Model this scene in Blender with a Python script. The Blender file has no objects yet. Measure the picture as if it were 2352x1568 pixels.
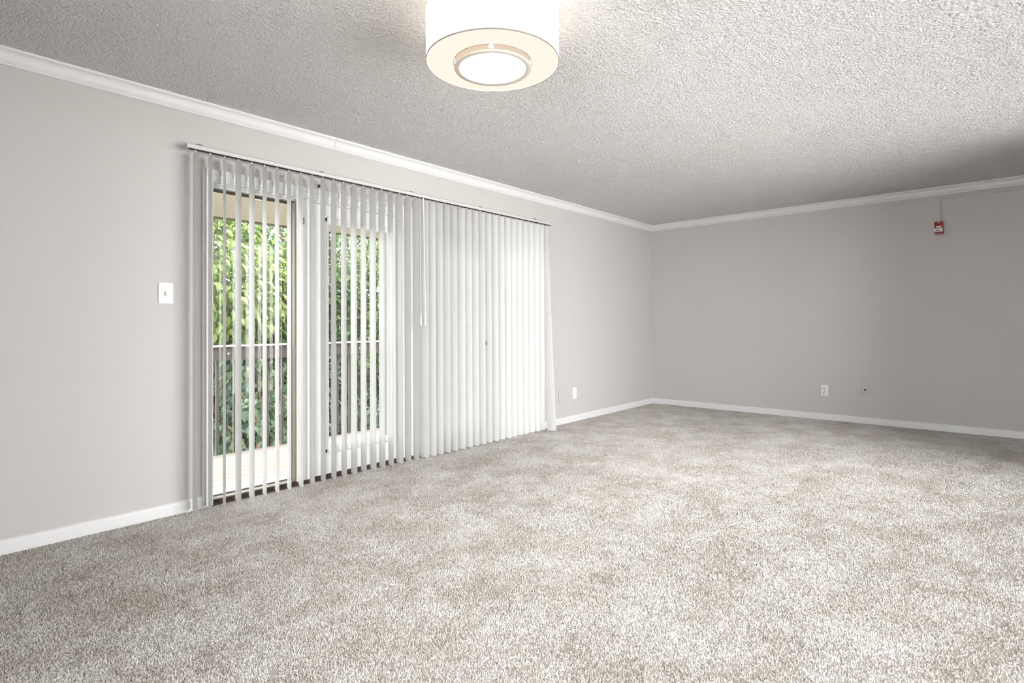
import bpy, bmesh, math, random
import numpy as np
from mathutils import Vector, Matrix

random.seed(7)
rng = np.random.default_rng(7)
SC = bpy.context.scene
COL = SC.collection

# ------------------------------------------------------------------ camera
F_PX, YAW, PITCH, ROLL = 1270.613, 0.7236014, 0.0127899, -0.0060077
CAM = Vector((-7.0073, -3.6130, 1.0851))
fw = Vector((math.cos(YAW)*math.cos(PITCH), math.sin(YAW)*math.cos(PITCH), math.sin(PITCH)))
rt0 = Vector((math.sin(YAW), -math.cos(YAW), 0))
up0 = rt0.cross(fw)
rt = rt0*math.cos(ROLL) + up0*math.sin(ROLL)
up = -rt0*math.sin(ROLL) + up0*math.cos(ROLL)
cd = bpy.data.cameras.new('camera')
cd.sensor_fit = 'HORIZONTAL'
cd.sensor_width = 36.0
cd.lens = F_PX/2352*36.0
cd.shift_y = -54.7/2352
cd.clip_start = 0.05
cam = bpy.data.objects.new('camera', cd)
COL.objects.link(cam)
cam.matrix_world = Matrix(((rt.x, up.x, -fw.x, CAM.x), (rt.y, up.y, -fw.y, CAM.y),
                           (rt.z, up.z, -fw.z, CAM.z), (0, 0, 0, 1)))
SC.camera = cam

# ------------------------------------------------------------------ world, sun, exposure
W = bpy.data.worlds.new('sky'); SC.world = W; W.use_nodes = True
bg = W.node_tree.nodes['Background']
bg.inputs[0].default_value = (0.98, 0.985, 0.995, 1)
bg.inputs[1].default_value = 3.0
sd = bpy.data.lights.new('sun', 'SUN'); sd.energy = 2.5; sd.angle = 0.02; sd.color = (1.0, 0.95, 0.85)
sun = bpy.data.objects.new('sun', sd); COL.objects.link(sun)
sun.rotation_euler = Vector((0.55, 0.03, 0.83)).to_track_quat('Z', 'Y').to_euler()
def portal(name, loc, rot, sx, sy):
    d = bpy.data.lights.new(name, 'AREA'); d.shape = 'RECTANGLE'; d.size = sx; d.size_y = sy
    d.cycles.is_portal = True
    o = bpy.data.objects.new(name, d); o.location = loc; o.rotation_euler = rot; COL.objects.link(o)
portal('door_portal', (-4.1, 0.17, 1.0), (math.radians(-90), 0, 0), 3.3, 2.0)
portal('added_window_portal', (-3.8, -4.59, 1.21), (math.radians(90), 0, 0), 4.2, 2.30)  # sky sampling for the added right-hand glazing
portal('added_rear_portal', (-8.44, -3.22, 1.21), (0, math.radians(-90), 0), 2.30, 2.25)  # sky sampling for the added rear glazing
SC.view_settings.view_transform = 'Standard'
SC.view_settings.look = 'None'
SC.view_settings.gamma = 1.0
SC.view_settings.use_curve_mapping = False
SC.view_settings.exposure = 2.23
LAMP_E = 0.6
SC.cycles.use_denoising = True
SC.cycles.use_adaptive_sampling = True
SC.cycles.adaptive_threshold = 0.08
SC.cycles.max_bounces = 7
SC.cycles.diffuse_bounces = 4
SC.cycles.transparent_max_bounces = 16
SC.cycles.sample_clamp_indirect = 6.0
SC.cycles.caustics_reflective = False
SC.cycles.caustics_refractive = False

# ------------------------------------------------------------------ materials
def newmat(name):
    m = bpy.data.materials.new(name); m.use_nodes = True
    nt = m.node_tree; nt.nodes.clear()
    out = nt.nodes.new('ShaderNodeOutputMaterial')
    return m, nt, out
def pbr(name, col, rough=0.6, metal=0.0, spec=0.3, bump=0.0, bscale=200.0, var=0.0, vscale=6.0):
    m, nt, out = newmat(name)
    b = nt.nodes.new('ShaderNodeBsdfPrincipled')
    b.inputs['Base Color'].default_value = (*col, 1)
    b.inputs['Roughness'].default_value = rough
    b.inputs['Metallic'].default_value = metal
    b.inputs['Specular IOR Level'].default_value = spec
    nt.links.new(b.outputs[0], out.inputs[0])
    tc = nt.nodes.new('ShaderNodeTexCoord')
    if var > 0:
        n = nt.nodes.new('ShaderNodeTexNoise'); n.inputs['Scale'].default_value = vscale; n.inputs['Detail'].default_value = 5
        nt.links.new(tc.outputs['Object'], n.inputs['Vector'])
        mx = nt.nodes.new('ShaderNodeMix'); mx.data_type = 'RGBA'
        mx.inputs[6].default_value = (*[c*(1-var) for c in col], 1)
        mx.inputs[7].default_value = (*[min(1, c*(1+var)) for c in col], 1)
        nt.links.new(n.outputs[0], mx.inputs[0]); nt.links.new(mx.outputs[2], b.inputs['Base Color'])
    if bump > 0:
        n2 = nt.nodes.new('ShaderNodeTexNoise'); n2.inputs['Scale'].default_value = bscale; n2.inputs['Detail'].default_value = 3
        nt.links.new(tc.outputs['Object'], n2.inputs['Vector'])
        bp = nt.nodes.new('ShaderNodeBump'); bp.inputs['Strength'].default_value = bump; bp.inputs['Distance'].default_value = 0.002
        nt.links.new(n2.outputs[0], bp.inputs['Height']); nt.links.new(bp.outputs[0], b.inputs['Normal'])
    return m
M = {}
M['wall'] = pbr('wall_paint', (0.535, 0.513, 0.500), 0.75, bump=0.15, bscale=350, var=0.012, vscale=1.3)
M['white'] = pbr('white_gloss_paint', (0.71, 0.71, 0.705), 0.4, bump=0.05, bscale=60)
M['plastic'] = pbr('white_plastic', (0.80, 0.80, 0.78), 0.35)
M['plastic_in'] = pbr('white_plastic_insert', (0.74, 0.74, 0.72), 0.4)
M['dark_slot'] = pbr('dark_slot', (0.03, 0.03, 0.03), 0.6)
M['rail_metal'] = pbr('headrail_enamel', (0.58, 0.58, 0.56), 0.4)
M['clip'] = pbr('dark_metal_clip', (0.05, 0.045, 0.04), 0.5, 0.5)
M['stem'] = pbr('clear_plastic_stem', (0.72, 0.70, 0.64), 0.3)
M['bronze'] = pbr('bronze_threshold', (0.050, 0.032, 0.025), 0.45, 0.2, var=0.2, vscale=20)
M['jamb_tan'] = pbr('tan_jamb', (0.30, 0.26, 0.19), 0.5, var=0.06)
M['jamb_dark'] = pbr('dark_weatherstrip', (0.10, 0.09, 0.07), 0.7)
M['sill'] = pbr('pale_sill', (0.72, 0.68, 0.63), 0.5)
M['fascia'] = pbr('tan_fascia', (0.085, 0.073, 0.048), 0.7, var=0.08, vscale=5, bump=0.2, bscale=40)
M['brown'] = pbr('brown_rail_paint', (0.062, 0.053, 0.047), 0.6, var=0.15, vscale=12, bump=0.2, bscale=60)
M['bolt'] = pbr('galvanised_bolt', (0.55, 0.53, 0.50), 0.4, 0.8)
M['red'] = pbr('red_enamel', (0.30, 0.020, 0.018), 0.35)
M['print_white'] = pbr('white_print', (0.85, 0.83, 0.80), 0.5)
M['strobe'] = pbr('strobe_lens', (0.72, 0.74, 0.70), 0.12, 0.0, 0.6)
M['backbox'] = pbr('alarm_back_plate', (0.36, 0.22, 0.20), 0.5)
M['nickel'] = pbr('brushed_nickel', (0.60, 0.54, 0.48), 0.4, 0.0)
M['rim'] = pbr('shade_rim_metal', (0.30, 0.26, 0.23), 0.4)
M['knob'] = pbr('bronze_knob', (0.16, 0.10, 0.09), 0.35, 0.6)
M['bark'] = pbr('bark', (0.13, 0.095, 0.065), 0.9, var=0.3, vscale=18, bump=0.8, bscale=40)
M['bounce_terrace'] = pbr('pale_bounce_concrete', (0.65, 0.645, 0.635), 0.9, var=0.08, vscale=1.5)  # pale so the added ground bounces light indoors
M['ground'] = pbr('dark_olive_ground', (0.085, 0.095, 0.055), 0.95, var=0.4, vscale=1.5)  # dark olive grass and undergrowth, mottled at random

# wood deck planks
m, nt, out = newmat('deck_wood')
b = nt.nodes.new('ShaderNodeBsdfPrincipled'); b.inputs['Roughness'].default_value = 0.8
tc = nt.nodes.new('ShaderNodeTexCoord'); mp = nt.nodes.new('ShaderNodeMapping'); mp.inputs['Scale'].default_value = (1.5, 26, 26)
n = nt.nodes.new('ShaderNodeTexNoise'); n.inputs['Scale'].default_value = 3; n.inputs['Detail'].default_value = 6
cr = nt.nodes.new('ShaderNodeValToRGB'); cr.color_ramp.elements[0].color = (0.088, 0.076, 0.062, 1); cr.color_ramp.elements[1].color = (0.125, 0.111, 0.096, 1)
oi = nt.nodes.new('ShaderNodeObjectInfo')
hs = nt.nodes.new('ShaderNodeHueSaturation'); mr = nt.nodes.new('ShaderNodeMapRange'); mr.inputs[3].default_value = 0.9; mr.inputs[4].default_value = 1.1
nt.links.new(tc.outputs['Object'], mp.inputs[0]); nt.links.new(mp.outputs[0], n.inputs['Vector']); nt.links.new(n.outputs[0], cr.inputs[0])
nt.links.new(oi.outputs['Random'], mr.inputs[0]); nt.links.new(mr.outputs[0], hs.inputs['Value']); nt.links.new(cr.outputs[0], hs.inputs['Color'])
nt.links.new(hs.outputs[0], b.inputs['Base Color']); nt.links.new(b.outputs[0], out.inputs[0]); M['deck'] = m

# popcorn ceiling
m, nt, out = newmat('popcorn_ceiling')
b = nt.nodes.new('ShaderNodeBsdfPrincipled'); b.inputs['Base Color'].default_value = (0.755, 0.747, 0.742, 1); b.inputs['Roughness'].default_value = 0.8
b.inputs['Specular IOR Level'].default_value = 0.4
tc = nt.nodes.new('ShaderNodeTexCoord')
v = nt.nodes.new('ShaderNodeTexVoronoi'); v.feature = 'SMOOTH_F1'; v.inputs['Scale'].default_value = 75; v.inputs['Smoothness'].default_value = 0.5
n1 = nt.nodes.new('ShaderNodeTexNoise'); n1.inputs['Scale'].default_value = 110; n1.inputs['Detail'].default_value = 4; n1.inputs['Roughness'].default_value = 0.65
n0 = nt.nodes.new('ShaderNodeTexNoise'); n0.inputs['Scale'].default_value = 14; n0.inputs['Detail'].default_value = 2
mx = nt.nodes.new('ShaderNodeMath'); mx.operation = 'MULTIPLY_ADD'; mx.inputs[1].default_value = -0.7
ad = nt.nodes.new('ShaderNodeMath'); ad.operation = 'MULTIPLY_ADD'; ad.inputs[1].default_value = 0.5
bp = nt.nodes.new('ShaderNodeBump'); bp.inputs['Strength'].default_value = 1.0; bp.inputs['Distance'].default_value = 0.010
for t in (v, n1, n0): nt.links.new(tc.outputs['Object'], t.inputs['Vector'])
nt.links.new(v.outputs[0], mx.inputs[0]); nt.links.new(n1.outputs[0], mx.inputs[2])
nt.links.new(n0.outputs[0], ad.inputs[0]); nt.links.new(mx.outputs[0], ad.inputs[2])
nt.links.new(ad.outputs[0], bp.inputs['Height']); nt.links.new(bp.outputs[0], b.inputs['Normal']); nt.links.new(b.outputs[0], out.inputs[0]); M['ceiling'] = m

# carpet
m, nt, out = newmat('carpet')
b = nt.nodes.new('ShaderNodeBsdfPrincipled'); b.inputs['Roughness'].default_value = 1.0; b.inputs['Specular IOR Level'].default_value = 0.05
b.inputs['Sheen Weight'].default_value = 0.25; b.inputs['Sheen Roughness'].default_value = 0.6
tc = nt.nodes.new('ShaderNodeTexCoord')
def nz(scale, detail, rough=0.5, dist=0.0):
    t = nt.nodes.new('ShaderNodeTexNoise'); t.inputs['Scale'].default_value = scale; t.inputs['Detail'].default_value = detail
    t.inputs['Roughness'].default_value = rough; t.inputs['Distortion'].default_value = dist
    nt.links.new(tc.outputs['Object'], t.inputs['Vector']); return t
big = nz(3.2, 9, 0.78, 0.0)  # broad patches paint in the shading of pile lying different ways
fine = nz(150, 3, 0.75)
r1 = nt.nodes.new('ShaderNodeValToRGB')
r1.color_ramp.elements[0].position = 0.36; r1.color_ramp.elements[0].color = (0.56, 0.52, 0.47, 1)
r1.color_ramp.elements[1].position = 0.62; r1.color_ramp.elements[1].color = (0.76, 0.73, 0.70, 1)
r2 = nt.nodes.new('ShaderNodeValToRGB')
r2.color_ramp.elements[0].position = 0.33; r2.color_ramp.elements[0].color = (0.62, 0.58, 0.53, 1)
r2.color_ramp.elements[1].position = 0.60; r2.color_ramp.elements[1].color = (1.0, 1.0, 1.0, 1)
ml = nt.nodes.new('ShaderNodeMix'); ml.data_type = 'RGBA'; ml.blend_type = 'MULTIPLY'; ml.inputs[0].default_value = 1.0
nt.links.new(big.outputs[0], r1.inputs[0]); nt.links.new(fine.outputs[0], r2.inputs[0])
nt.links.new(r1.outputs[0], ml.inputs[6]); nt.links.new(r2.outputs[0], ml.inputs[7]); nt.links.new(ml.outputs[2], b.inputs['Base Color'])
vo = nt.nodes.new('ShaderNodeTexVoronoi'); vo.inputs['Scale'].default_value = 190; nt.links.new(tc.outputs['Object'], vo.inputs['Vector'])
sb = nt.nodes.new('ShaderNodeMath'); sb.operation = 'SUBTRACT'; nt.links.new(fine.outputs[0], sb.inputs[0]); nt.links.new(vo.outputs[0], sb.inputs[1])
bp = nt.nodes.new('ShaderNodeBump'); bp.inputs['Strength'].default_value = 0.9; bp.inputs['Distance'].default_value = 0.005
nt.links.new(sb.outputs[0], bp.inputs['Height']); nt.links.new(bp.outputs[0], b.inputs['Normal']); nt.links.new(b.outputs[0], out.inputs[0]); M['carpet'] = m

# carpet pile yarn: same colours, pile-direction shading painted in, varied tuft by tuft
m, nt, out = newmat('carpet_pile')
b = nt.nodes.new('ShaderNodeBsdfDiffuse')
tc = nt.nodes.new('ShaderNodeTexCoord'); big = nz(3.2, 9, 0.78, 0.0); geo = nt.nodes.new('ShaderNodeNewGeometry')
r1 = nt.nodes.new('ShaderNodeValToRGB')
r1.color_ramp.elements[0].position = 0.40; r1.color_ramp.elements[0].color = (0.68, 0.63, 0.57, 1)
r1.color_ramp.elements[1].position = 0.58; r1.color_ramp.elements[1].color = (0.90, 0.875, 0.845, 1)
r2 = nt.nodes.new('ShaderNodeValToRGB'); r2.color_ramp.elements[0].color = (0.80, 0.765, 0.72, 1); r2.color_ramp.elements[1].color = (1, 1, 1, 1); r2.color_ramp.elements[1].position = 0.7
ml = nt.nodes.new('ShaderNodeMix'); ml.data_type = 'RGBA'; ml.blend_type = 'MULTIPLY'; ml.inputs[0].default_value = 1.0
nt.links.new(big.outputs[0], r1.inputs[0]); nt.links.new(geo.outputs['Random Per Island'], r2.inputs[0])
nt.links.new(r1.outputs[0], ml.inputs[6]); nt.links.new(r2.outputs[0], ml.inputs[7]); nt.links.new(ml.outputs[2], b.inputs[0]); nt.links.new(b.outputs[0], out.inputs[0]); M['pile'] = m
va = nt.nodes.new('ShaderNodeVectorMath'); va.operation = 'MULTIPLY_ADD'; va.inputs[1].default_value = (0.45, 0.45, 0.45); va.inputs[2].default_value = (0, 0, 0.7)
vn = nt.nodes.new('ShaderNodeVectorMath'); vn.operation = 'NORMALIZE'
nt.links.new(geo.outputs['Normal'], va.inputs[0]); nt.links.new(va.outputs[0], vn.inputs[0]); nt.links.new(vn.outputs[0], b.inputs['Normal'])

# vinyl slats: reflect and let light through
m, nt, out = newmat('vinyl_slat')
d = nt.nodes.new('ShaderNodeBsdfDiffuse'); d.inputs[0].default_value = (0.67, 0.67, 0.66, 1)
t = nt.nodes.new('ShaderNodeBsdfTranslucent'); t.inputs[0].default_value = (0.80, 0.80, 0.76, 1)
g = nt.nodes.new('ShaderNodeBsdfGlossy'); g.inputs['Roughness'].default_value = 0.45; g.inputs[0].default_value = (0.9, 0.9, 0.9, 1)
mx = nt.nodes.new('ShaderNodeMixShader'); mx.inputs[0].default_value = 0.23
m2 = nt.nodes.new('ShaderNodeMixShader'); m2.inputs[0].default_value = 0.05
nt.links.new(d.outputs[0], mx.inputs[1]); nt.links.new(t.outputs[0], mx.inputs[2]); nt.links.new(mx.outputs[0], m2.inputs[1]); nt.links.new(g.outputs[0], m2.inputs[2])
nt.links.new(m2.outputs[0], out.inputs[0]); M['slat'] = m

# thin clear glass
m, nt, out = newmat('clear_glass')
tr = nt.nodes.new('ShaderNodeBsdfTransparent'); tr.inputs[0].default_value = (0.95, 0.95, 0.95, 1)
g = nt.nodes.new('ShaderNodeBsdfGlossy'); g.inputs['Roughness'].default_value = 0.01
fr = nt.nodes.new('ShaderNodeFresnel'); fr.inputs[0].default_value = 1.35
mx = nt.nodes.new('ShaderNodeMixShader')
nt.links.new(fr.outputs[0], mx.inputs[0]); nt.links.new(tr.outputs[0], mx.inputs[1]); nt.links.new(g.outputs[0], mx.inputs[2]); nt.links.new(mx.outputs[0], out.inputs[0]); M['glass'] = m

def leafmat(name, c0, c1, tcol):
    m, nt, out = newmat(name)
    geo = nt.nodes.new('ShaderNodeNewGeometry')
    mix = nt.nodes.new('ShaderNodeMix'); mix.data_type = 'RGBA'; mix.inputs[6].default_value = (*c0, 1); mix.inputs[7].default_value = (*c1, 1)
    nt.links.new(geo.outputs['Random Per Island'], mix.inputs[0])
    b = nt.nodes.new('ShaderNodeBsdfPrincipled'); b.inputs['Roughness'].default_value = 0.5; b.inputs['Specular IOR Level'].default_value = 0.25
    nt.links.new(mix.outputs[2], b.inputs['Base Color'])
    t = nt.nodes.new('ShaderNodeBsdfTranslucent'); t.inputs[0].default_value = (*tcol, 1)
    mx = nt.nodes.new('ShaderNodeMixShader'); mx.inputs[0].default_value = 0.35
    nt.links.new(b.outputs[0], mx.inputs[1]); nt.links.new(t.outputs[0], mx.inputs[2]); nt.links.new(mx.outputs[0], out.inputs[0])
    return m
M['leaf_lime'] = leafmat('lime_leaf', (0.057, 0.098, 0.028), (0.163, 0.207, 0.063), (0.139, 0.201, 0.050))
M['leaf_mid'] = leafmat('mid_green_leaf', (0.028, 0.054, 0.022), (0.094, 0.139, 0.057), (0.076, 0.132, 0.037))
M['leaf_deep'] = leafmat('deep_green_leaf', (0.019, 0.035, 0.020), (0.069, 0.104, 0.063), (0.044, 0.082, 0.037))

def emis(name, col, strength):
    m, nt, out = newmat(name)
    e = nt.nodes.new('ShaderNodeEmission'); e.inputs[0].default_value = (*col, 1); e.inputs[1].default_value = strength
    nt.links.new(e.outputs[0], out.inputs[0]); return m
M['shade_lit'] = emis('lit_fabric_shade', (1.0, 0.87, 0.74), LAMP_E)
M['diffuser_lit'] = emis('lit_diffuser', (1.0, 0.86, 0.74), 0.235)
M['lens_lit'] = emis('lit_lens', (1.0, 0.95, 0.88), LAMP_E*1.3)
M['inner_lit'] = emis('lit_inner_collar', (1.0, 0.78, 0.58), 0.18)

# ------------------------------------------------------------------ helpers
def wpos(o):
    v = Vector((0, 0, 0))
    while o is not None:
        v += o.location; o = o.parent
    return v
def link(name, me, mat, parent=None, loc=None):
    o = bpy.data.objects.new(name, me)
    COL.objects.link(o)
    if mat is not None and len(me.materials) == 0: me.materials.append(M[mat])
    if parent is not None: o.parent = parent
    if loc is not None: o.location = loc
    return o
def empty(name, loc, label=None, cat=None, group=None, kind=None):
    o = bpy.data.objects.new(name, None); o.location = loc; o.empty_display_size = 0.1; COL.objects.link(o)
    tag(o, label, cat, group, kind); return o
def tag(o, label=None, cat=None, group=None, kind=None):
    if label: o['label'] = label
    if cat: o['category'] = cat
    if group: o['group'] = group
    if kind: o['kind'] = kind
    return o
class MB:
    """collects shapes in world coordinates and links them as one mesh object"""
    def __init__(s): s.bm = bmesh.new()
    def box(s, x0, x1, y0, y1, z0, z1, bev=0.0, seg=2):
        r = bmesh.ops.create_cube(s.bm, size=1.0)
        bmesh.ops.scale(s.bm, vec=(x1-x0, y1-y0, z1-z0), verts=r['verts'])
        bmesh.ops.translate(s.bm, vec=((x0+x1)/2, (y0+y1)/2, (z0+z1)/2), verts=r['verts'])
        if bev > 0:
            es = list({e for v in r['verts'] for e in v.link_edges})
            bmesh.ops.bevel(s.bm, geom=es, offset=bev, segments=seg, affect='EDGES', profile=0.5)
        return s
    def faces(s, vs, fs):
        bv = [s.bm.verts.new(v) for v in vs]
        for f in fs: s.bm.faces.new([bv[i] for i in f])
        return s
    def prism(s, prof, a, b, fmap):
        """extrude closed 2-D profile from parameter a to b; fmap(u, v, t) -> xyz"""
        n = len(prof)
        A = [s.bm.verts.new(fmap(u, v, a)) for u, v in prof]; B = [s.bm.verts.new(fmap(u, v, b)) for u, v in prof]
        for i in range(n):
            j = (i+1) % n; s.bm.faces.new((A[i], A[j], B[j], B[i]))
        s.bm.faces.new(A[::-1]); s.bm.faces.new(B); return s
    def cyl(s, p0, p1, r0, r1=None, seg=16, cap=True):
        r1 = r0 if r1 is None else r1
        p0, p1 = Vector(p0), Vector(p1); d = (p1-p0).normalized()
        a = d.orthogonal().normalized(); c = d.cross(a)
        A, B = [], []
        for i in range(seg):
            t = 2*math.pi*i/seg; q = a*math.cos(t)+c*math.sin(t)
            A.append(s.bm.verts.new(p0+q*r0)); B.append(s.bm.verts.new(p1+q*r1))
        for i in range(seg):
            j = (i+1) % seg; s.bm.faces.new((A[i], A[j], B[j], B[i]))
        if cap: s.bm.faces.new(A[::-1]); s.bm.faces.new(B)
        return s
    def lathe(s, prof, c, seg=64, closed=False):
        rings = []
        for r, z in prof:
            rings.append([s.bm.verts.new((c[0]+r*math.cos(2*math.pi*i/seg), c[1]+r*math.sin(2*math.pi*i/seg), z)) for i in range(seg)])
        m = len(prof) if closed else len(prof)-1
        for k in range(m):
            A, B = rings[k], rings[(k+1) % len(prof)]
            for i in range(seg):
                j = (i+1) % seg; s.bm.faces.new((A[i], A[j], B[j], B[i]))
        return s
    def lathe_y(s, prof, c, seg=32):
        rings = []
        for r, y in prof:
            rings.append([s.bm.verts.new((c[0]+r*math.cos(2*math.pi*i/seg), c[1]+y, c[2]+r*math.sin(2*math.pi*i/seg))) for i in range(seg)])
        for k in range(len(prof)-1):
            for i in range(seg):
                j = (i+1) % seg; s.bm.faces.new((rings[k][i], rings[k][j], rings[k+1][j], rings[k+1][i]))
        s.bm.faces.new(rings[-1]); s.bm.faces.new(rings[0][::-1]); return s
    def tube(s, pts, rad, seg=8):
        pts = [Vector(q) for q in pts]; rings = []
        for i, q in enumerate(pts):
            d = (pts[min(i+1, len(pts)-1)]-pts[max(i-1, 0)]).normalized()
            a = d.cross(Vector((0.3, 1, 0.2))).normalized(); c = d.cross(a)
            rings.append([s.bm.verts.new(q+(a*math.cos(2*math.pi*k/seg)+c*math.sin(2*math.pi*k/seg))*rad[i]) for k in range(seg)])
        for i in range(len(rings)-1):
            for k in range(seg):
                j = (k+1) % seg; s.bm.faces.new((rings[i][k], rings[i][j], rings[i+1][j], rings[i+1][k]))
        s.bm.faces.new(rings[0][::-1]); s.bm.faces.new(rings[-1]); return s
    def build(s, name, mat, parent=None, smooth=False):
        bmesh.ops.recalc_face_normals(s.bm, faces=s.bm.faces)
        off = wpos(parent) if parent is not None else None
        if off is not None: bmesh.ops.translate(s.bm, vec=-off, verts=s.bm.verts)
        me = bpy.data.meshes.new(name); s.bm.to_mesh(me); s.bm.free()
        if smooth:
            for f in me.polygons: f.use_smooth = True
            if hasattr(me, 'set_sharp_from_angle'): me.set_sharp_from_angle(angle=math.radians(40))
        return link(name, me, mat, parent)
def struct(o): o['kind'] = 'structure'; return o

# ------------------------------------------------------------------ room shell
H = 2.44
XR, YR = -8.3, -4.45           # rear wall and right-hand wall planes
OX0, OX1, OZ1 = -5.70, -2.50, 1.985   # opening in the left wall
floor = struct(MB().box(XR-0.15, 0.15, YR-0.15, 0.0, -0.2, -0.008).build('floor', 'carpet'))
def carpet_pile(x0, x1, y0, y1, sp):
    gx, gy = np.meshgrid(np.arange(x0, x1, sp), np.arange(y0, y1, sp)); n = gx.size
    P = np.stack([gx.ravel(), gy.ravel(), np.full(n, -0.0085)], 1)
    P[:, :2] += rng.uniform(-.5, .5, (n, 2))*sp
    vis = (P[:, 0]-CAM.x)*fw.x+(P[:, 1]-CAM.y)*fw.y > -0.2
    P = P[vis]; n = len(P)
    # pile lies over in slowly changing directions, like trodden and vacuumed carpet
    x, y = P[:, 0], P[:, 1]
    lean = .35*np.sin(1.9*x+.7*np.sin(2.3*y))+.3*np.sin(3.1*y-1.3*x+1.0)+.35*np.sin(7.3*x+2.0*np.sin(5.1*y)+y)*np.sin(6.1*y+1.5)
    a = rng.uniform(0, 2*math.pi, n); w_ = sp*rng.uniform(.55, .85, n); h = rng.uniform(.0065, .0095, n)
    S = np.stack([np.cos(a), np.sin(a), np.zeros(n)], 1)
    T = np.stack([rng.normal(0, .45, n)+.3*lean, rng.normal(0, .45, n)+.2*lean, np.ones(n)], 1)
    T *= (h/np.linalg.norm(T, axis=1))[:, None]
    V = np.empty((n, 3, 3)); V[:, 0] = P-S*w_[:, None]; V[:, 1] = P+S*w_[:, None]; V[:, 2] = P+T
    F = np.arange(3*n).reshape(-1, 3)
    me = bpy.data.meshes.new('pile'); V = V.reshape(-1, 3)
    me.vertices.add(len(V)); me.vertices.foreach_set('co', V.astype(np.float32).ravel())
    me.loops.add(F.size); me.loops.foreach_set('vertex_index', F.astype(np.int32).ravel())
    me.polygons.add(len(F)); me.polygons.foreach_set('loop_start', np.arange(0, F.size, 3, dtype=np.int32)); me.update()
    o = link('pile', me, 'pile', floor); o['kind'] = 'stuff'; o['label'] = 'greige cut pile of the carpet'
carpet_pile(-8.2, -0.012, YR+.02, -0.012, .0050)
ceil = struct(MB().box(XR-0.15, 0.15, YR-0.15, 0.15, H, H+0.2).build('ceiling', 'ceiling'))
w = MB(); w.box(XR-0.15, OX0, 0, 0.15, -0.2, H); w.box(OX1, 0.15, 0, 0.15, -0.2, H); w.box(OX0, OX1, 0, 0.15, OZ1, H); w.box(OX0, OX1, 0.0, 0.15, -0.2, -0.005)
struct(w.build('wall_left', 'wall'))
struct(MB().box(0, 0.15, YR-0.15, 0.0, -0.2, H).build('wall_far', 'wall'))
RY0, RY1 = -4.35, -2.1  # unseen rear glazing, added to brighten the far wall
w = MB(); w.box(XR-0.15, XR, YR-0.15, RY0, -0.2, H); w.box(XR-0.15, XR, RY1, 0, -0.2, H); w.box(XR-.15, XR, RY0, RY1, -0.2, 0.06); w.box(XR-.15, XR, RY0, RY1, 2.36, H)
struct(w.build('wall_rear', 'wall'))
wf = MB()
wf.box(XR-.12, XR-.04, RY0, RY1, .06, .11); wf.box(XR-.12, XR-.04, RY0, RY1, 2.31, 2.36)
for k in range(5):
    ym = RY0+(RY1-RY0)*k/4; wf.box(XR-.12, XR-.04, max(RY0, ym-.03), min(RY1, ym+.03), .06, 2.36)
win2 = struct(wf.build('added_window_2', 'white'))
for k in range(4):
    MB().box(XR-.085, XR-.08, RY0+(RY1-RY0)*k/4+.03, RY0+(RY1-RY0)*(k+1)/4-.03, .11, 2.31).build('pane', 'glass', win2)
WX0, WX1, WZ0, WZ1 = -5.9, -1.7, 0.06, 2.36      # unseen glazing, added right of the camera as fill light
w = MB(); w.box(XR, WX0, YR-0.15, YR, -0.2, H); w.box(WX1, 0, YR-0.15, YR, -0.2, H); w.box(WX0, WX1, YR-0.15, YR, -0.2, WZ0); w.box(WX0, WX1, YR-0.15, YR, WZ1, H)
struct(w.build('wall_right', 'wall'))
wf = MB()
wf.box(WX0, WX1, YR-0.12, YR-.04, WZ0, WZ0+.05); wf.box(WX0, WX1, YR-0.12, YR-.04, WZ1-.05, WZ1)
for k in range(5):
    xm = WX0+(WX1-WX0)*k/4; wf.box(max(WX0, xm-.03), min(WX1, xm+.03), YR-.12, YR-.04, WZ0, WZ1)
win = struct(wf.build('added_window_1', 'white'))
for k in range(4):
    MB().box(WX0+(WX1-WX0)*k/4+.03, WX0+(WX1-WX0)*(k+1)/4-.03, YR-.085, YR-.080, WZ0+.05, WZ1-.05).build('pane', 'glass', win)

# sprayed popcorn grains on the ceiling
def popcorn(sp):
    gx, gy = np.meshgrid(np.arange(XR+.3, -.05, sp), np.arange(YR+.05, -.05, sp)); n = gx.size
    P = np.stack([gx.ravel(), gy.ravel(), np.full(n, H+.0005)], 1); P[:, :2] += rng.uniform(-.8, .8, (n, 2))*sp
    vis = ((P[:, 0]-CAM.x)*fw.x+(P[:, 1]-CAM.y)*fw.y > .7) & (P[:, 0] < -.045) & (P[:, 1] < -.045) & (P[:, 1] > YR+.045); P = P[vis]; n = len(P)
    r = rng.uniform(.0035, .0085, n); h = r*rng.uniform(.45, .9, n); a0 = rng.uniform(0, 6.28, n)
    V = np.empty((n, 5, 3))
    for k in range(4):
        rr = r*rng.uniform(.75, 1.3, n)
        V[:, k] = P+np.stack([rr*np.cos(a0+k*1.571), rr*np.sin(a0+k*1.571), np.zeros(n)], 1)
    V[:, 4] = P-np.stack([rng.normal(0, .2, n)*r, rng.normal(0, .2, n)*r, h], 1)
    F = (np.array([(0, 4, 1), (1, 4, 2), (2, 4, 3), (3, 4, 0)])[None]+5*np.arange(n)[:, None, None]).reshape(-1, 3)
    me = bpy.data.meshes.new('popcorn_grains'); V = V.reshape(-1, 3)
    me.vertices.add(len(V)); me.vertices.foreach_set('co', V.astype(np.float32).ravel())
    me.loops.add(F.size); me.loops.foreach_set('vertex_index', F.astype(np.int32).ravel())
    me.polygons.add(len(F)); me.polygons.foreach_set('loop_start', np.arange(0, F.size, 3, dtype=np.int32))
    me.polygons.foreach_set('use_smooth', np.ones(len(F), bool)); me.update()
    o = link('popcorn_grains', me, 'ceiling', ceil); o['kind'] = 'stuff'
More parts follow.
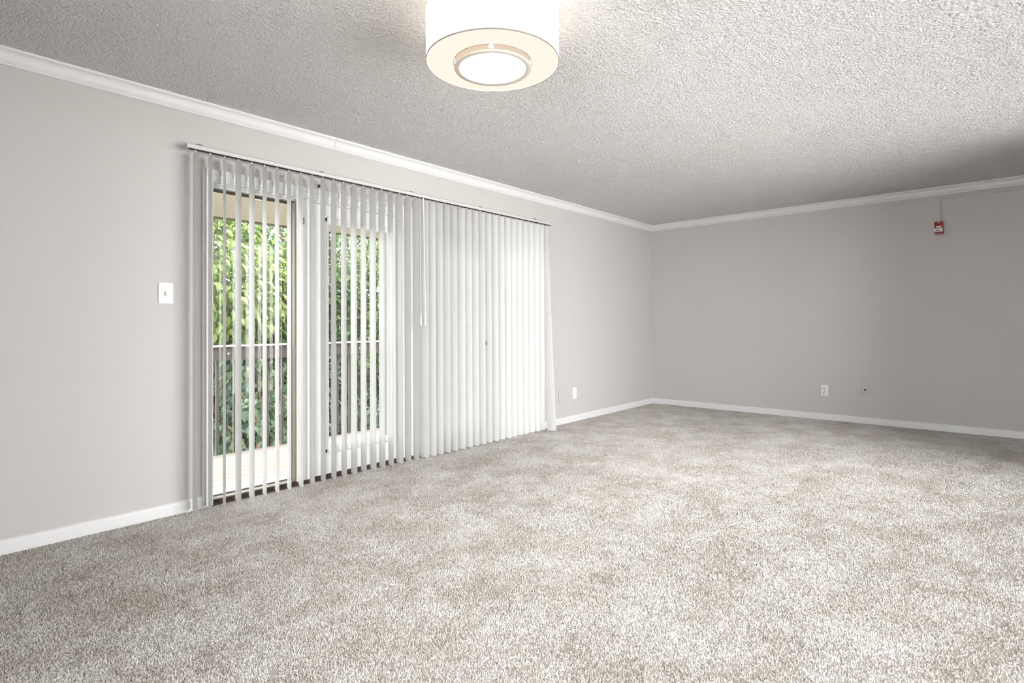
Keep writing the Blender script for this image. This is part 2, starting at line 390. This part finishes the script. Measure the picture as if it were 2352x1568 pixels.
popcorn(.0145)

# crown moulding: profile (distance from wall, height)
cove = [(0.013+0.021*(1-math.cos(a)), 2.386+0.038*math.sin(a)) for a in np.linspace(0.05, math.pi/2, 7)]
PC = [(0, 2.360), (0.009, 2.360), (0.012, 2.364), (0.012, 2.3705), (0.0085, 2.3725), (0.012, 2.375), (0.0145, 2.379), (0.0145, 2.382), (0.011, 2.3845)] + cove + [(0.033, 2.4265), (0.040, 2.429), (0.042, 2.4405), (0, 2.4405)]
XJ = -4.86
struct(MB().prism(PC, XR, XJ, lambda u, v, t: (t, -u, v)).build('trim_1', 'white'))
struct(MB().prism([(u*1.03, v-0.0012*(v < 2.44)) for u, v in PC], XJ+0.0015, 0.0, lambda u, v, t: (t, -u, v)).build('trim_2', 'white'))
struct(MB().prism(PC, YR, -0.0, lambda u, v, t: (-u, t, v)).build('trim_3', 'white'))
struct(MB().prism(PC, XR, 0.0, lambda u, v, t: (t, YR+u, v)).build('trim_4', 'white'))
PB = [(0, -0.01), (0.012, -0.01), (0.012, 0.048), (0.011, 0.054), (0.008, 0.060), (0.004, 0.0645), (0, 0.066)]
struct(MB().prism(PB, XR, -5.747, lambda u, v, t: (t, -u, v)).build('baseboard_left', 'white', smooth=True))
struct(MB().prism(PB, -2.453, 0.0, lambda u, v, t: (t, -u, v)).build('baseboard_left_end', 'white', smooth=True))
struct(MB().prism(PB, YR, 0.0, lambda u, v, t: (-u, t, v)).build('baseboard_far', 'white', smooth=True))
struct(MB().prism(PB, XR, 0.0, lambda u, v, t: (t, YR+u, v)).build('baseboard_right', 'white', smooth=True))

# ------------------------------------------------------------------ patio door unit
CP = [(0, 0), (0, 0.019), (0.020, 0.019), (0.026, 0.014), (0.052, 0.012), (0.056, 0.015), (0.062, 0.013), (0.062, 0)]   # casing profile (across, proud)
t5 = MB(); t5.prism(CP, 0.0, 2.045, lambda u, v, t: (-5.747+u, -v, t)); struct(t5.build('trim_5', 'white'))
t6 = MB(); t6.prism(CP, 0.0, 2.045, lambda u, v, t: (-2.453-u, -v, t)); struct(t6.build('trim_6', 'white'))
HP = [(0, 0), (0, 0.020), (0.030, 0.020), (0.036, 0.015), (0.062, 0.013), (0.066, 0.016), (0.078, 0.014), (0.078, 0)]
t7 = MB(); t7.prism(HP, -5.749, -2.451, lambda u, v, t: (t, -v, 2.047-u)); struct(t7.build('trim_7', 'white'))
fr = MB()      # white jamb liner
fr.box(OX0, -5.683, 0.0, 0.15, 0, OZ1); fr.box(-2.517, OX1, 0.0, 0.15, 0, OZ1); fr.box(OX0, OX1, 0.0, 0.15, 1.957, OZ1)
fr.box(-5.683, -2.517, 0.02, 0.06, 1.945, 1.957)
struct(fr.build('trim_8', 'white'))
th = struct(MB().box(-5.686, -2.515, -0.004, 0.022, -0.01, 0.027, 0.002).build('trim_9', 'bronze'))
MB().box(-5.70, -2.50, 0.022, 0.19, -0.02, 0.024).build('sill', 'sill', th)
# posts between the bays
po = MB(); po.box(-5.149, -5.035, -0.006, 0.075, 0.024, 1.957); po.box(-5.112, -5.078, -0.014, -0.006, 0.026, 1.955, 0.003)
post1 = struct(po.build('trim_10', 'white'))
MB().box(-5.158, -5.149, 0.002, 0.040, 0.024, 1.94).build('jamb_strip', 'jamb_tan', post1)
MB().box(-5.1515, -5.149, 0.040, 0.052, 0.024, 1.945).build('weatherstrip', 'jamb_dark', post1)
MB().box(-5.160, -5.149, 0.052, 0.095, 0.024, 1.94).build('jamb_strip', 'jamb_tan', post1)
MB().box(-5.103, -5.096, -0.0158, -0.014, 1.785, 1.835, 0.0006).build('strike_plate', 'clip', post1)
po = MB(); po.box(-4.285, -4.075, -0.006, 0.075, 0.024, 1.957); po.box(-4.20, -4.16, -0.014, -0.006, 0.026, 1.955, 0.003)
struct(po.build('trim_11', 'white'))
po = MB(); po.box(-3.325, -3.20, -0.006, 0.10, 0.024, 1.957)
struct(po.build('trim_12', 'white'))

def glass_bay(n, x0, x1):
    f = MB(); y0, y1 = 0.085, 0.105
    f.box(x0, x0+.022, y0, y1, .024, 1.957); f.box(x1-.012, x1, y0, y1, .024, 1.957)
    f.box(x0, x1, y0, y1, 1.935, 1.957); f.box(x0, x1, y0, y1, .024, .030)
    d = struct(f.build('door_%d' % n, 'jamb_dark'))
    MB().box(x0+.022, x1-.012, .093, .097, .030, 1.935).build('pane', 'glass', d)
def lite_door(n, x0, x1, lx0, lx1, lz0=0.222, lz1=1.818):
    f = MB(); y0, y1 = 0.004, 0.046
    f.box(x0, lx0, y0, y1, .030, 1.945); f.box(lx1, x1, y0, y1, .030, 1.945)
    f.box(lx0, lx1, y0, y1, .030, lz0); f.box(lx0, lx1, y0, y1, lz1, 1.945)
    d = struct(f.build('door_%d' % n, 'white'))
    o = .046
    lf = MB()
    LP = [(0, 0), (0.0, 0.006), (0.008, 0.012), (0.030, 0.012), (0.036, 0.007), (o, 0.004), (o+.006, -0.004), (o+.006, -0.01), (0, -0.01)]
    for a, b, mapf in ((lz0-o, lz1+o, lambda u, v, t: (lx0-o+u, y0-v, t)), (lz0-o, lz1+o, lambda u, v, t: (lx1+o-u, y0-v, t)),
                       (lx0-o, lx1+o, lambda u, v, t: (t, y0-v, lz0-o+u)), (lx0-o, lx1+o, lambda u, v, t: (t, y0-v, lz1+o-u))):
        lf.prism(LP, a, b, mapf)
    lf.build('lite_frame', 'white', d)
    MB().box(lx0, lx1, y0+.012, y0+.016, lz0, lz1).build('pane', 'glass', d)
    sp = MB(); e = .004
    sp.box(lx0, lx0+e, y0+.010, y0+.018, lz0, lz1); sp.box(lx1-e, lx1, y0+.010, y0+.018, lz0, lz1); sp.box(lx0, lx1, y0+.010, y0+.018, lz1-e, lz1); sp.box(lx0, lx1, y0+.010, y0+.018, lz0, lz0+e)
    sp.build('gasket', 'jamb_dark', d)
    return d
glass_bay(1, -5.683, -5.149)
d2 = lite_door(2, -5.032, -4.288, -4.905, -4.400)
MB().cyl((-4.283, -0.010, 1.80), (-4.283, -0.010, 1.87), 0.006).build('hinge', 'clip', d2)
d3 = lite_door(3, -4.072, -3.328, -3.950, -3.445)
MB().lathe_y([(0.030, 0.004), (0.030, -0.006), (0.012, -0.012), (0.011, -0.040), (0.020, -0.050), (0.029, -0.064), (0.029, -0.078), (0.020, -0.090), (0.006, -0.093)], (-3.388, 0.0, 0.918)).build('knob', 'knob', d3, smooth=True)
glass_bay(4, -3.20, -2.517)

# ------------------------------------------------------------------ vertical blind
YP = -0.078
VB = empty('vertical_blind', (-4.115, YP, 0.0), 'white vinyl vertical blind hanging across the glass patio doors', 'blind')
hr = MB(); hr.prism([(-.0225, 2.1245), (-.0225, 2.1445), (-.018, 2.148), (.018, 2.148), (.0225, 2.1445), (.0225, 2.1245), (.017, 2.1245), (.017, 2.130), (-.017, 2.130), (-.017, 2.1245)],
                    -5.856, -2.375, lambda u, v, t: (t, YP+u, v))
hrail = hr.build('headrail', 'rail_metal', VB)
for x0, x1 in ((-5.860, -5.852), (-2.379, -2.371)):
    MB().box(x0, x1, YP-.0235, YP+.0235, 2.1225, 2.149, 0.002).build('end_cap', 'rail_metal', VB)
MB().box(-5.83, -2.385, YP-.0165, YP+.0165, 2.1240, 2.1305).build('channel', 'dark_slot', hrail)
MB().cyl((-5.842, YP-.005, 2.1225), (-5.842, YP-.005, 2.131), .006, seg=12).build('cord_hole', 'dark_slot', hrail)
for x in (-5.795, -5.015, -4.235, -3.455, -2.675):
    bk = MB(); bk.box(x-.018, x+.018, YP-.024, -0.0, 2.148, 2.1505); bk.box(x-.018, x+.018, -.004, 0, 2.11, 2.1505)
    o = bk.build('mounting_bracket', 'rail_metal', VB)
    MB().box(x-.016, x+.016, YP-.026, YP-.020, 2.1495, 2.1535, 0.001).build('clip', 'clip', o)
MB().cyl((-4.978, 0.0, 2.075), (-4.978, -.006, 2.075), .012, seg=14).build('bracket_screw', 'clip', VB)
# slat: curved vinyl strip 95 mm wide
def slat_mesh(hw=.0475, sag=-.0055, z0=0.012, z1=2.104):
    bm = bmesh.new(); N = 8; rows = []
    for z in (z0, z0+.004, 1.0, z1-.004, z1):
        rows.append([bm.verts.new((hw*(2*i/N-1)*(0.965 if (z in (z0, z1)) else 1.0), sag*(1-(2*i/N-1)**2), z)) for i in range(N+1)])
    for a, c in zip(rows[:-1], rows[1:]):
        for i in range(N): bm.faces.new((a[i], a[i+1], c[i+1], c[i]))
    me = bpy.data.meshes.new('slat'); bm.to_mesh(me); bm.free()
    for f in me.polygons: f.use_smooth = True
    return me
SM = slat_mesh(); SM.materials.append(M['slat'])
bm = bmesh.new()
for (x0, x1, y0, y1, z0, z1) in ((-.003, .003, -.0025, .0025, 2.092, 2.128), (-.011, .011, -.001, .003, 2.098, 2.110)):
    r = bmesh.ops.create_cube(bm, size=1.0); bmesh.ops.scale(bm, vec=(x1-x0, y1-y0, z1-z0), verts=r['verts']); bmesh.ops.translate(bm, vec=((x0+x1)/2, (y0+y1)/2, (z0+z1)/2), verts=r['verts'])
STM = bpy.data.meshes.new('carrier_stem'); bm.to_mesh(STM); bm.free(); STM.materials.append(M['stem'])
phiL = [92.5, 97, 101.5, 91.5, 93.5, 99, 99.5, 100, 98, 98.5, 99.5, 99, 98, 94.5, 98, 94, 95.5, 100, 90, 95, 98]
cR = [-4.094, -4.021, -3.942, -3.859, -3.777, -3.687, -3.605, -3.522, -3.436, -3.354, -3.265, -3.178, -3.094, -3.012, -2.926, -2.838, -2.748, -2.660, -2.579, -2.505]
phiR = [73, 68, 70, 74, 74, 68, 68, 69, 68, 66, 64, 62, 60, 58, 57, 58, 57, 56, 57, 46]
slats = [(-5.808+.0815*i, a) for i, a in enumerate(phiL)] + list(zip(cR, phiR))
base = wpos(VB)
for i, (c, a) in enumerate(slats):
    s = link('slat', SM, None, VB, Vector((c, YP, 0))-base)
    s.rotation_euler = (0, 0, -math.radians(a))
    if i == len(slats)-1:         # last slat swings out towards the room
        piv = Vector((c, YP, 2.104))        # hook at the top, foot kicked out to the right and into the room
        foot = Vector((-2.553, -0.205, 0.012))
        Zx = (piv-foot).normalized(); Xx = Vector((math.cos(math.radians(74)), -math.sin(math.radians(74)), 0)); Yx = Zx.cross(Xx).normalized(); Xx = Yx.cross(Zx)
        Rm = Matrix(((Xx.x, Yx.x, Zx.x, 0), (Xx.y, Yx.y, Zx.y, 0), (Xx.z, Yx.z, Zx.z, 0), (0, 0, 0, 1)))
        s.matrix_local = Matrix.Translation(piv-base) @ Rm @ Matrix.Translation((0, 0, -2.104))
    link('carrier_stem', STM, None, s)
# wand and cord at the middle
wd = MB().cyl((-4.128, YP-.040, 2.118), (-4.118, YP-.048, 1.185), .0035, seg=8).build('tilt_wand', 'plastic', VB)
MB().cyl((-4.118, YP-.048, 1.19), (-4.118, YP-.048, 1.085), .0075, .0085, seg=12).build('handle', 'plastic', wd)
wc = MB().cyl((-4.168, YP-.044, 2.118), (-4.163, YP-.046, 1.185), .0015, seg=6).build('pull_cord', 'plastic', VB)
MB().cyl((-4.163, YP-.046, 1.19), (-4.163, YP-.046, 1.085), .0045, .0075, seg=12).build('tassel', 'plastic', wc)

# ------------------------------------------------------------------ ceiling lamp
def ceiling_lamp(cx, cy, label):
    zb, R, zt = 2.213, 0.285, 2.424
    L = empty('ceiling_lamp', (cx, cy, H), label, 'lamp')
    MB().lathe([(R, zb), (R, zt), (R-.004, zt), (R-.004, zb)], (cx, cy), 96, True).build('shade', 'shade_lit', L, smooth=True)
    MB().lathe([(R+.0015, zb-.0015), (R+.0015, zb+.003), (R-.002, zb+.003), (R-.002, zb-.0015)], (cx, cy), 96, True).build('shade_rim', 'rim', L, smooth=True)
    MB().lathe([(R-.004, zb+.001), (0.167, zb+.001), (0.167, zb+.004), (R-.004, zb+.004)], (cx, cy), 96, True).build('diffuser', 'diffuser_lit', L)
    MB().lathe([(0.167, zb-.001), (0.169, zb-.001), (0.169, zb+.006), (0.167, zb+.006)], (cx, cy), 96, True).build('hole_rim', 'rim', L)
    MB().lathe([(0.162, zb-.018), (0.1625, zb+.012), (0.1605, zb+.012), (0.160, zb-.018)], (cx, cy), 96, True).build('collar', 'inner_lit', L, smooth=True)
    MB().lathe([(0.1645, zb-.0255), (0.1645, zb-.018), (0.1440, zb-.012), (0.1440, zb-.024), (0.1455, zb-.0255), (0.163, zb-.0265)], (cx, cy), 96, True).build('trim_ring', 'nickel', L, smooth=True)
    MB().lathe([(0.1442, zb-.0165), (0.10, zb-.0175), (0.05, zb-.0180), (0.001, zb-.0182)], (cx, cy), 96).build('lens', 'lens_lit', L, smooth=True)
    MB().lathe([(0.001, H), (0.075, H), (0.075, H-.02), (0.03, H-.05), (0.02, zb+.01), (0.001, zb+.01)], (cx, cy), 48).build('canopy', 'nickel', L, smooth=True)
    for k in range(3):
        a = math.radians(221+120*k); px, py = cx+.1645*math.cos(a), cy+.1645*math.sin(a)
        MB().box(px-.008, px+.008, py-.008, py+.008, zb-.016, zb+.005, .003).build('bracket', 'plastic', L)
    return L
LX, LY = -5.277, -1.982
ceiling_lamp(LX, LY, 'lit white drum ceiling lamp with nickel ringed lens on popcorn ceiling')

# ------------------------------------------------------------------ wall plates
def plate_left(name, x, z, w, h, mat, label, cat):
    e = empty(name, (x, 0, z), label, cat)
    MB().box(x-w/2, x+w/2, -.0065, 0.0, z-h/2, z+h/2, .0045).build('cover_plate', mat, e, smooth=True)
    return e
e = plate_left('light_switch', -5.938, 1.279, .077, .122, 'plastic', 'white toggle light switch on the wall left of the blind', 'switch')
x, z = -5.938, 1.279
MB().box(x-.017, x+.017, -.0085, -.005, z-.035, z+.035, .001).build('insert', 'plastic_in', e)
MB().prism([(0, -.014), (0.0, .014), (.006, .013), (.020, -.006), (.018, -.012)], x-.006, x+.006, lambda u, v, t: (t, -.0075-u, z+v)).build('toggle', 'plastic', e)
for s in (-1, 1): MB().cyl((x, -.0062, z+s*.045), (x, -.0075, z+s*.045), .0035, seg=10).build('screw', 'plastic_in', e)
e = plate_left('blank_plate', -2.122, .302, .080, .125, 'wall', 'wall-coloured painted blank plate beside the lower right end of the blind', 'wall plate')
MB().box(-2.122-.017, -2.122+.017, -.0080, -.005, .302-.034, .302+.034, .001).build('insert', 'wall', e)
e = plate_left('rocker_plate', -1.864, .314, .080, .130, 'plastic', 'white wall plate low on the wall between the blind and the room corner', 'wall plate')
MB().box(-1.864-.017, -1.864+.017, -.0085, -.005, .314-.034, .314+.034, .001).build('insert', 'plastic_in', e)
# far wall
def plate_far(name, y, z, w, h, mat, label, cat):
    e = empty(name, (0, y, z), label, cat)
    MB().box(-.0065, 0, y-w/2, y+w/2, z-h/2, z+h/2, .0045).build('cover_plate', mat, e, smooth=True)
    return e
y, z = -2.115, .325
e = plate_far('wall_outlet', y, z, .076, .124, 'plastic', 'white duplex power outlet low on the far wall', 'outlet')
for dz in (.022, -.022):
    o = MB().box(-.0088, -.005, y-.017, y+.017, z+dz-.0155, z+dz+.0155, .003).build('receptacle', 'plastic_in', e)
    for dy, ddz in ((0.008, -.005), (-.008, -.005), (0, .008)):
        MB().box(-.0094, -.0080, y+dy-.003, y+dy+.003, z+dz+ddz-.0045, z+dz+ddz+.0045).build('slot', 'dark_slot', o)
y, z = -2.507, .352
e = plate_far('cable_plate', y, z, .072, .112, 'wall', 'painted cable plate with dark socket right of the white outlet', 'wall plate')
MB().cyl((-.006, y, z+.008), (-.0095, y, z+.008), .010, seg=14).build('socket', 'dark_slot', e)

# ------------------------------------------------------------------ fire alarm and raceway
ya, za = -3.159, 2.030
FA = empty('fire_alarm', (0, ya, za), 'red fire alarm horn with white strobe on the far wall', 'alarm')
MB().box(-.028, 0, ya-.038, ya+.034, za-.066, za+.060, .004).build('back_plate', 'backbox', FA, smooth=True)
MB().box(-.050, -.026, ya-.032, ya+.033, za-.058, za+.061, .005).build('body', 'red', FA, smooth=True)
ln = MB().prism([(0, -.019), (.022, -.014), (.026, .004), (.014, .018), (0, .019)], ya-.033, ya+.033, lambda u, v, t: (-.049-u, t, za-.026+v)).build('strobe_lens', 'strobe', FA)
MB().box(-.0765, -.0735, ya-.014, ya+.018, za-.033, za-.026).build('flash_tube', 'dark_slot', ln)
MB().cyl((-.049, ya-.002, za+.048), (-.054, ya-.002, za+.048), .0055, seg=12).build('screw', 'bolt', FA)
MB().lathe_y([(0.001, 0), (.012, 0), (.012, .003), (.001, .003)], (0, 0, 0), 16).build('tmp', 'red', None)
bpy.data.objects.remove(bpy.data.objects['tmp'], do_unlink=True)
gr = MB()
for k in range(3): gr.box(-.0515, -.0495, ya-.010, ya+.014, za+.026+k*.005, za+.0285+k*.005)
gr.build('horn_grille', 'dark_slot', FA)
tcv = bpy.data.curves.new('fire_lettering', 'FONT'); tcv.body = 'FIRE'; tcv.size = .0235; tcv.extrude = .0006; tcv.align_x = 'CENTER'; tcv.align_y = 'CENTER'; tcv.shear = 0.25; tcv.offset = 0.0007
to = bpy.data.objects.new('tmp_text', tcv); COL.objects.link(to)
bpy.context.view_layer.update()
tm = bpy.data.meshes.new_from_object(to.evaluated_get(bpy.context.evaluated_depsgraph_get()))
bpy.data.objects.remove(to, do_unlink=True)
tm.materials.clear(); tm.materials.append(M['print_white'])
lt = link('lettering', tm, None, FA)
lt.matrix_local = Matrix.Translation((-.0512, 0.000, .0055)) @ Matrix(((0, 0, -1, 0), (-1, 0, 0, 0), (0, 1, 0, 0), (0, 0, 0, 1))) @ Matrix.Diagonal((1.0, 1.0, 1.0, 1.0))
RW = empty('wire_raceway', (0, ya-.008, za+.06), 'wall-coloured wire raceway running up from the fire alarm and along the far wall', 'raceway')
MB().box(-.014, -.0005, ya-.018, ya+.002, za+.058, 2.318, .003).build('channel', 'wall', RW)
MB().box(-.014, -.0005, YR+.02, ya-.018, 2.318, 2.338, .003).build('channel', 'wall', RW)
MB().box(-.017, -.0005, ya-.021, ya+.005, 2.312, 2.341, .003).build('elbow', 'wall', RW)

# ------------------------------------------------------------------ outdoors: balcony
ZD = -0.06
dk = empty('deck', (-4.0, .9, ZD-.03), kind='structure')
PW, GAP = .138, .006
np_ = 10
for k in range(np_):
    y0 = .19+k*(PW+GAP)
    MB().box(-9.0, 1.5, y0, y0+PW, ZD-.028, ZD, .003, 1).build('plank', 'deck', dk)
MB().box(-9.0, 1.5, .19, .19+np_*(PW+GAP), ZD-.22, ZD-.03).build('joists', 'brown', dk)
YE = .19+np_*(PW+GAP)
RL = empty('deck_railing', (-4.0, YE+.05, ZD), 'brown wooden balcony railing with slim balusters outside the doors', 'railing')
MB().box(-9.0, 1.5, YE+.012, YE+.05, .778, .900, .003).build('rail_board', 'brown', RL)
MB().box(-9.0, 1.5, YE-.005, YE+.125, .900, .912, .003).build('sunlit_rail_cap', 'sill', RL)  # pale colour paints sunlight on top of the brown rail
bme = None
for k in range(-27, 44):
    x = -5.026+k*.1508
    if x > 1.4: continue
    if bme is None:
        o = MB().box(x-.011, x+.011, YE+.052, YE+.080, ZD-.25, .898, .003, 1).build('baluster', 'brown', RL); bme = o; bx = x
    else:
        o = link('baluster', bme.data, None, RL); o.location = bme.location + Vector((x-bx, 0, 0))
for x in (-4.949, -4.491, -3.58, -3.12):
    MB().cyl((x, YE+.012, .839), (x, YE+.006, .839), .009, seg=12).build('bolt', 'bolt', RL)
for x in (-8.2, -6.5, -2.75, 0.4):
    MB().box(x-.05, x+.05, YE+.02, YE+.12, ZD-.3, 2.07, .004).build('post', 'brown', RL) if x in (-8.2, 0.4) else None
PBm = empty('porch_beam', (-4.0, YE+.03, 2.07), 'tan painted overhead beam along the outer edge of the balcony', 'beam')
MB().box(-9.0, 1.5, YE+.0, YE+.09, 2.085, 2.62, .004).build('fascia_board', 'fascia', PBm)
MB().box(-9.0, 1.5, YE-.012, YE+.10, 2.065, 2.088, .003).build('drip_edge', 'fascia', PBm)
MB().box(-4.715, -4.665, YE-.006, YE, 2.27, 2.31, .003).build('bracket_plate', 'jamb_tan', PBm)
MB().box(-4.375, -4.371, YE-.003, YE, 2.09, 2.70).build('joint_strip', 'jamb_tan', PBm)

# ------------------------------------------------------------------ outdoors: ground and trees
struct(MB().box(-40, 40, 1.8, 60, -3.4, -3.2).build('ground', 'ground'))
tr = MB(); tr.box(-30, 20, -30, -4.61, -0.5, -0.25); tr.box(-30, -8.46, -4.61, 0.15, -0.5, -0.25)  # unseen pale ground, added to bounce daylight up to the ceiling
struct(tr.build('bounce_terrace', 'bounce_terrace'))

def leaf_arrays(P, D, L, Wd, Nn):
    """folded ovate leaves: base P, direction D, length L, width Wd, side normal Nn"""
    n = len(P)
    S = np.cross(D, Nn); S /= np.linalg.norm(S, axis=1, keepdims=True)
    Uv = np.cross(S, D)
    L = L[:, None]; Wd = Wd[:, None]
    V = np.empty((n, 7, 3))
    V[:, 0] = P
    V[:, 1] = P+D*L*.35+S*Wd*.5+Uv*Wd*.14
    V[:, 2] = P+D*L*.70+S*Wd*.36+Uv*Wd*.05
    V[:, 3] = P+D*L-Uv*L*.16
    V[:, 4] = P+D*L*.70-S*Wd*.36+Uv*Wd*.05
    V[:, 5] = P+D*L*.35-S*Wd*.5+Uv*Wd*.14
    V[:, 6] = P+D*L*.5-Uv*L*.02
    F = np.array([(0, 1, 6), (1, 2, 6), (2, 3, 6), (3, 4, 6), (4, 5, 6), (5, 0, 6)])
    return V.reshape(-1, 3), (F[None]+7*np.arange(n)[:, None, None]).reshape(-1, 3)
def mesh_np(name, V, F):
    me = bpy.data.meshes.new(name)
    me.vertices.add(len(V)); me.vertices.foreach_set('co', V.astype(np.float32).ravel())
    me.loops.add(F.size); me.loops.foreach_set('vertex_index', F.astype(np.int32).ravel())
    me.polygons.add(len(F)); me.polygons.foreach_set('loop_start', np.arange(0, F.size, 3, dtype=np.int32))
    me.update(); me.validate(); return me
def unit(a): return a/np.linalg.norm(a, axis=1, keepdims=True)
LEAFME = {}
def tree(name, x, y, zc, rx, rz, nclus, nleaf, leafL, mat, label, big=0, zg=-3.2):
    T = empty(name, (x, y, zg), label, 'tree', 'trees beyond the balcony')
    top = zc+rz*.75
    pts = [(x+.15*math.sin(i*1.7+x), y+.12*math.cos(i*1.3+y), zg+(top-zg)*i/8) for i in range(9)]
    r0 = .05+.05*rx
    MB().tube(pts, [r0*(1-.85*i/8) for i in range(9)], 8).build('trunk', 'bark', T, smooth=True)
    # cluster centres fill an ellipsoid shell
    d = unit(rng.normal(size=(nclus, 3))); rad = rng.uniform(.45, 1.0, nclus)**.6
    Cc = np.array([x, y, zc])+d*rad[:, None]*np.array([rx, rx*.8, rz])
    br = MB()
    for k in range(0, nclus, max(1, nclus//22)):
        c = Vector(Cc[k]); s = Vector(pts[min(8, max(2, int(8*(c.z-zg)/(top-zg))-1))])
        br.tube([s, s.lerp(c, .5)+Vector((0, 0, .12)), c], [r0*.35, r0*.2, .006], 5)
    br.build('branches', 'bark', T, smooth=True)
    per = nleaf//nclus
    P = np.repeat(Cc, per, 0)+rng.normal(size=(nclus*per, 3))*np.array([.17, .17, .15])*(leafL/.12)
    o = unit(P-np.array([x, y, zc]))
    D = unit(o*.55+rng.normal(size=P.shape)*.45+np.array([0, -.15, -.75]))
    Nn = unit(o*.6+rng.normal(size=P.shape)*.35+np.array([0, -.2, .7]))
    L = leafL*rng.uniform(.6, 1.25, len(P))
    base = np.array([x, y, zg])
    if big:       # leaves that show largest: those nearest to the house on the camera side
        key = P[:, 1]+rng.uniform(0, .3, len(P)); idx = np.argsort(key)[:big]
        keep = np.ones(len(P), bool); keep[idx] = False
        if mat not in LEAFME:
            v, f = leaf_arrays(np.zeros((1, 3)), np.array([[1., 0, 0]]), np.array([1.0]), np.array([.46]), np.array([[0., 0, 1]]))
            LEAFME[mat] = mesh_np('leaf', v, f); LEAFME[mat].materials.append(M[mat])
        for i in idx:
            ob = bpy.data.objects.new('leaf', LEAFME[mat]); COL.objects.link(ob); ob.parent = T
            X = Vector(D[i]); Y = Vector(Nn[i]).cross(X).normalized(); Z = X.cross(Y)
            q = Vector(P[i]-base)
            ob.matrix_local = Matrix.Translation(q) @ Matrix(((X.x, Y.x, Z.x, 0), (X.y, Y.y, Z.y, 0), (X.z, Y.z, Z.z, 0), (0, 0, 0, 1))) @ Matrix.Scale(L[i], 4)
        P, D, Nn, L = P[keep], D[keep], Nn[keep], L[keep]
    V, F = leaf_arrays(P-base, D, L, L*.46, Nn)
    fo = link('foliage', mesh_np('foliage', V, F), mat, T); fo['kind'] = 'stuff'
    return T
tree('lime_tree', -4.35, 3.9, 1.75, .95, 1.25, 90, 4940, 0.122, 'leaf_lime', 'yellow-green leafy tree nearest the left glass door', 160)
tree('leafy_shrub', -3.75, 3.6, .05, 1.05, .95, 90, 4940, 0.108, 'leaf_deep', 'dark green shrub seen low through the left glass door railing', 120)
tree('broadleaf_tree', -2.9, 4.6, 1.3, 1.25, 1.6, 150, 9880, 0.101, 'leaf_mid', 'mid green tree seen behind the left door post', 100)
tree('bushy_tree', -1.75, 4.2, .9, 1.15, 1.9, 150, 9880, 0.101, 'leaf_mid', 'bushy green tree seen through the second door pane', 100)
tree('drooping_shrub', -2.3, 3.6, -.7, 1.15, .9, 80, 4560, 0.101, 'leaf_deep', 'low drooping shrub below the railing at the second door', 80)
tree('sunlit_tree', -.4, 4.4, 1.2, 1.2, 1.8, 120, 7220, 0.101, 'leaf_lime', 'sunny lime green tree behind the closed half of the blind')
tree('round_tree', 1.2, 4.5, .8, 1.3, 2.0, 120, 7220, 0.101, 'leaf_mid', 'round green tree behind the closed half of the blind')
tree('end_tree', 2.9, 4.3, 1.3, 1.3, 1.9, 120, 6840, 0.108, 'leaf_lime', 'light green tree farthest right behind the blind')
tree('tall_tree', -4.6, 7.2, 1.6, 1.9, 3.2, 220, 14250, 0.115, 'leaf_mid', 'tall green tree in the back row seen through the left glass')
tree('shady_tree', -1.9, 7.6, 1.4, 2.0, 3.2, 220, 14250, 0.115, 'leaf_deep', 'dark shady tree in the back row behind the left post')
tree('wide_tree', .9, 7.8, 1.2, 2.0, 3.2, 200, 13300, 0.115, 'leaf_mid', 'wide green tree in the back row seen through the second door')
tree('far_tree', 3.9, 7.6, 1.2, 2.0, 3.2, 160, 9500, 0.122, 'leaf_deep', 'dark green tree in the back row behind the closed blind')
tree('hedge_tree', -3.4, 10.6, .2, 2.6, 3.0, 200, 12350, 0.158, 'leaf_deep', 'dense dark tree at the very back left')
tree('backdrop_tree', .6, 11.0, .2, 2.8, 3.2, 200, 12350, 0.158, 'leaf_deep', 'dense dark tree at the very back right')
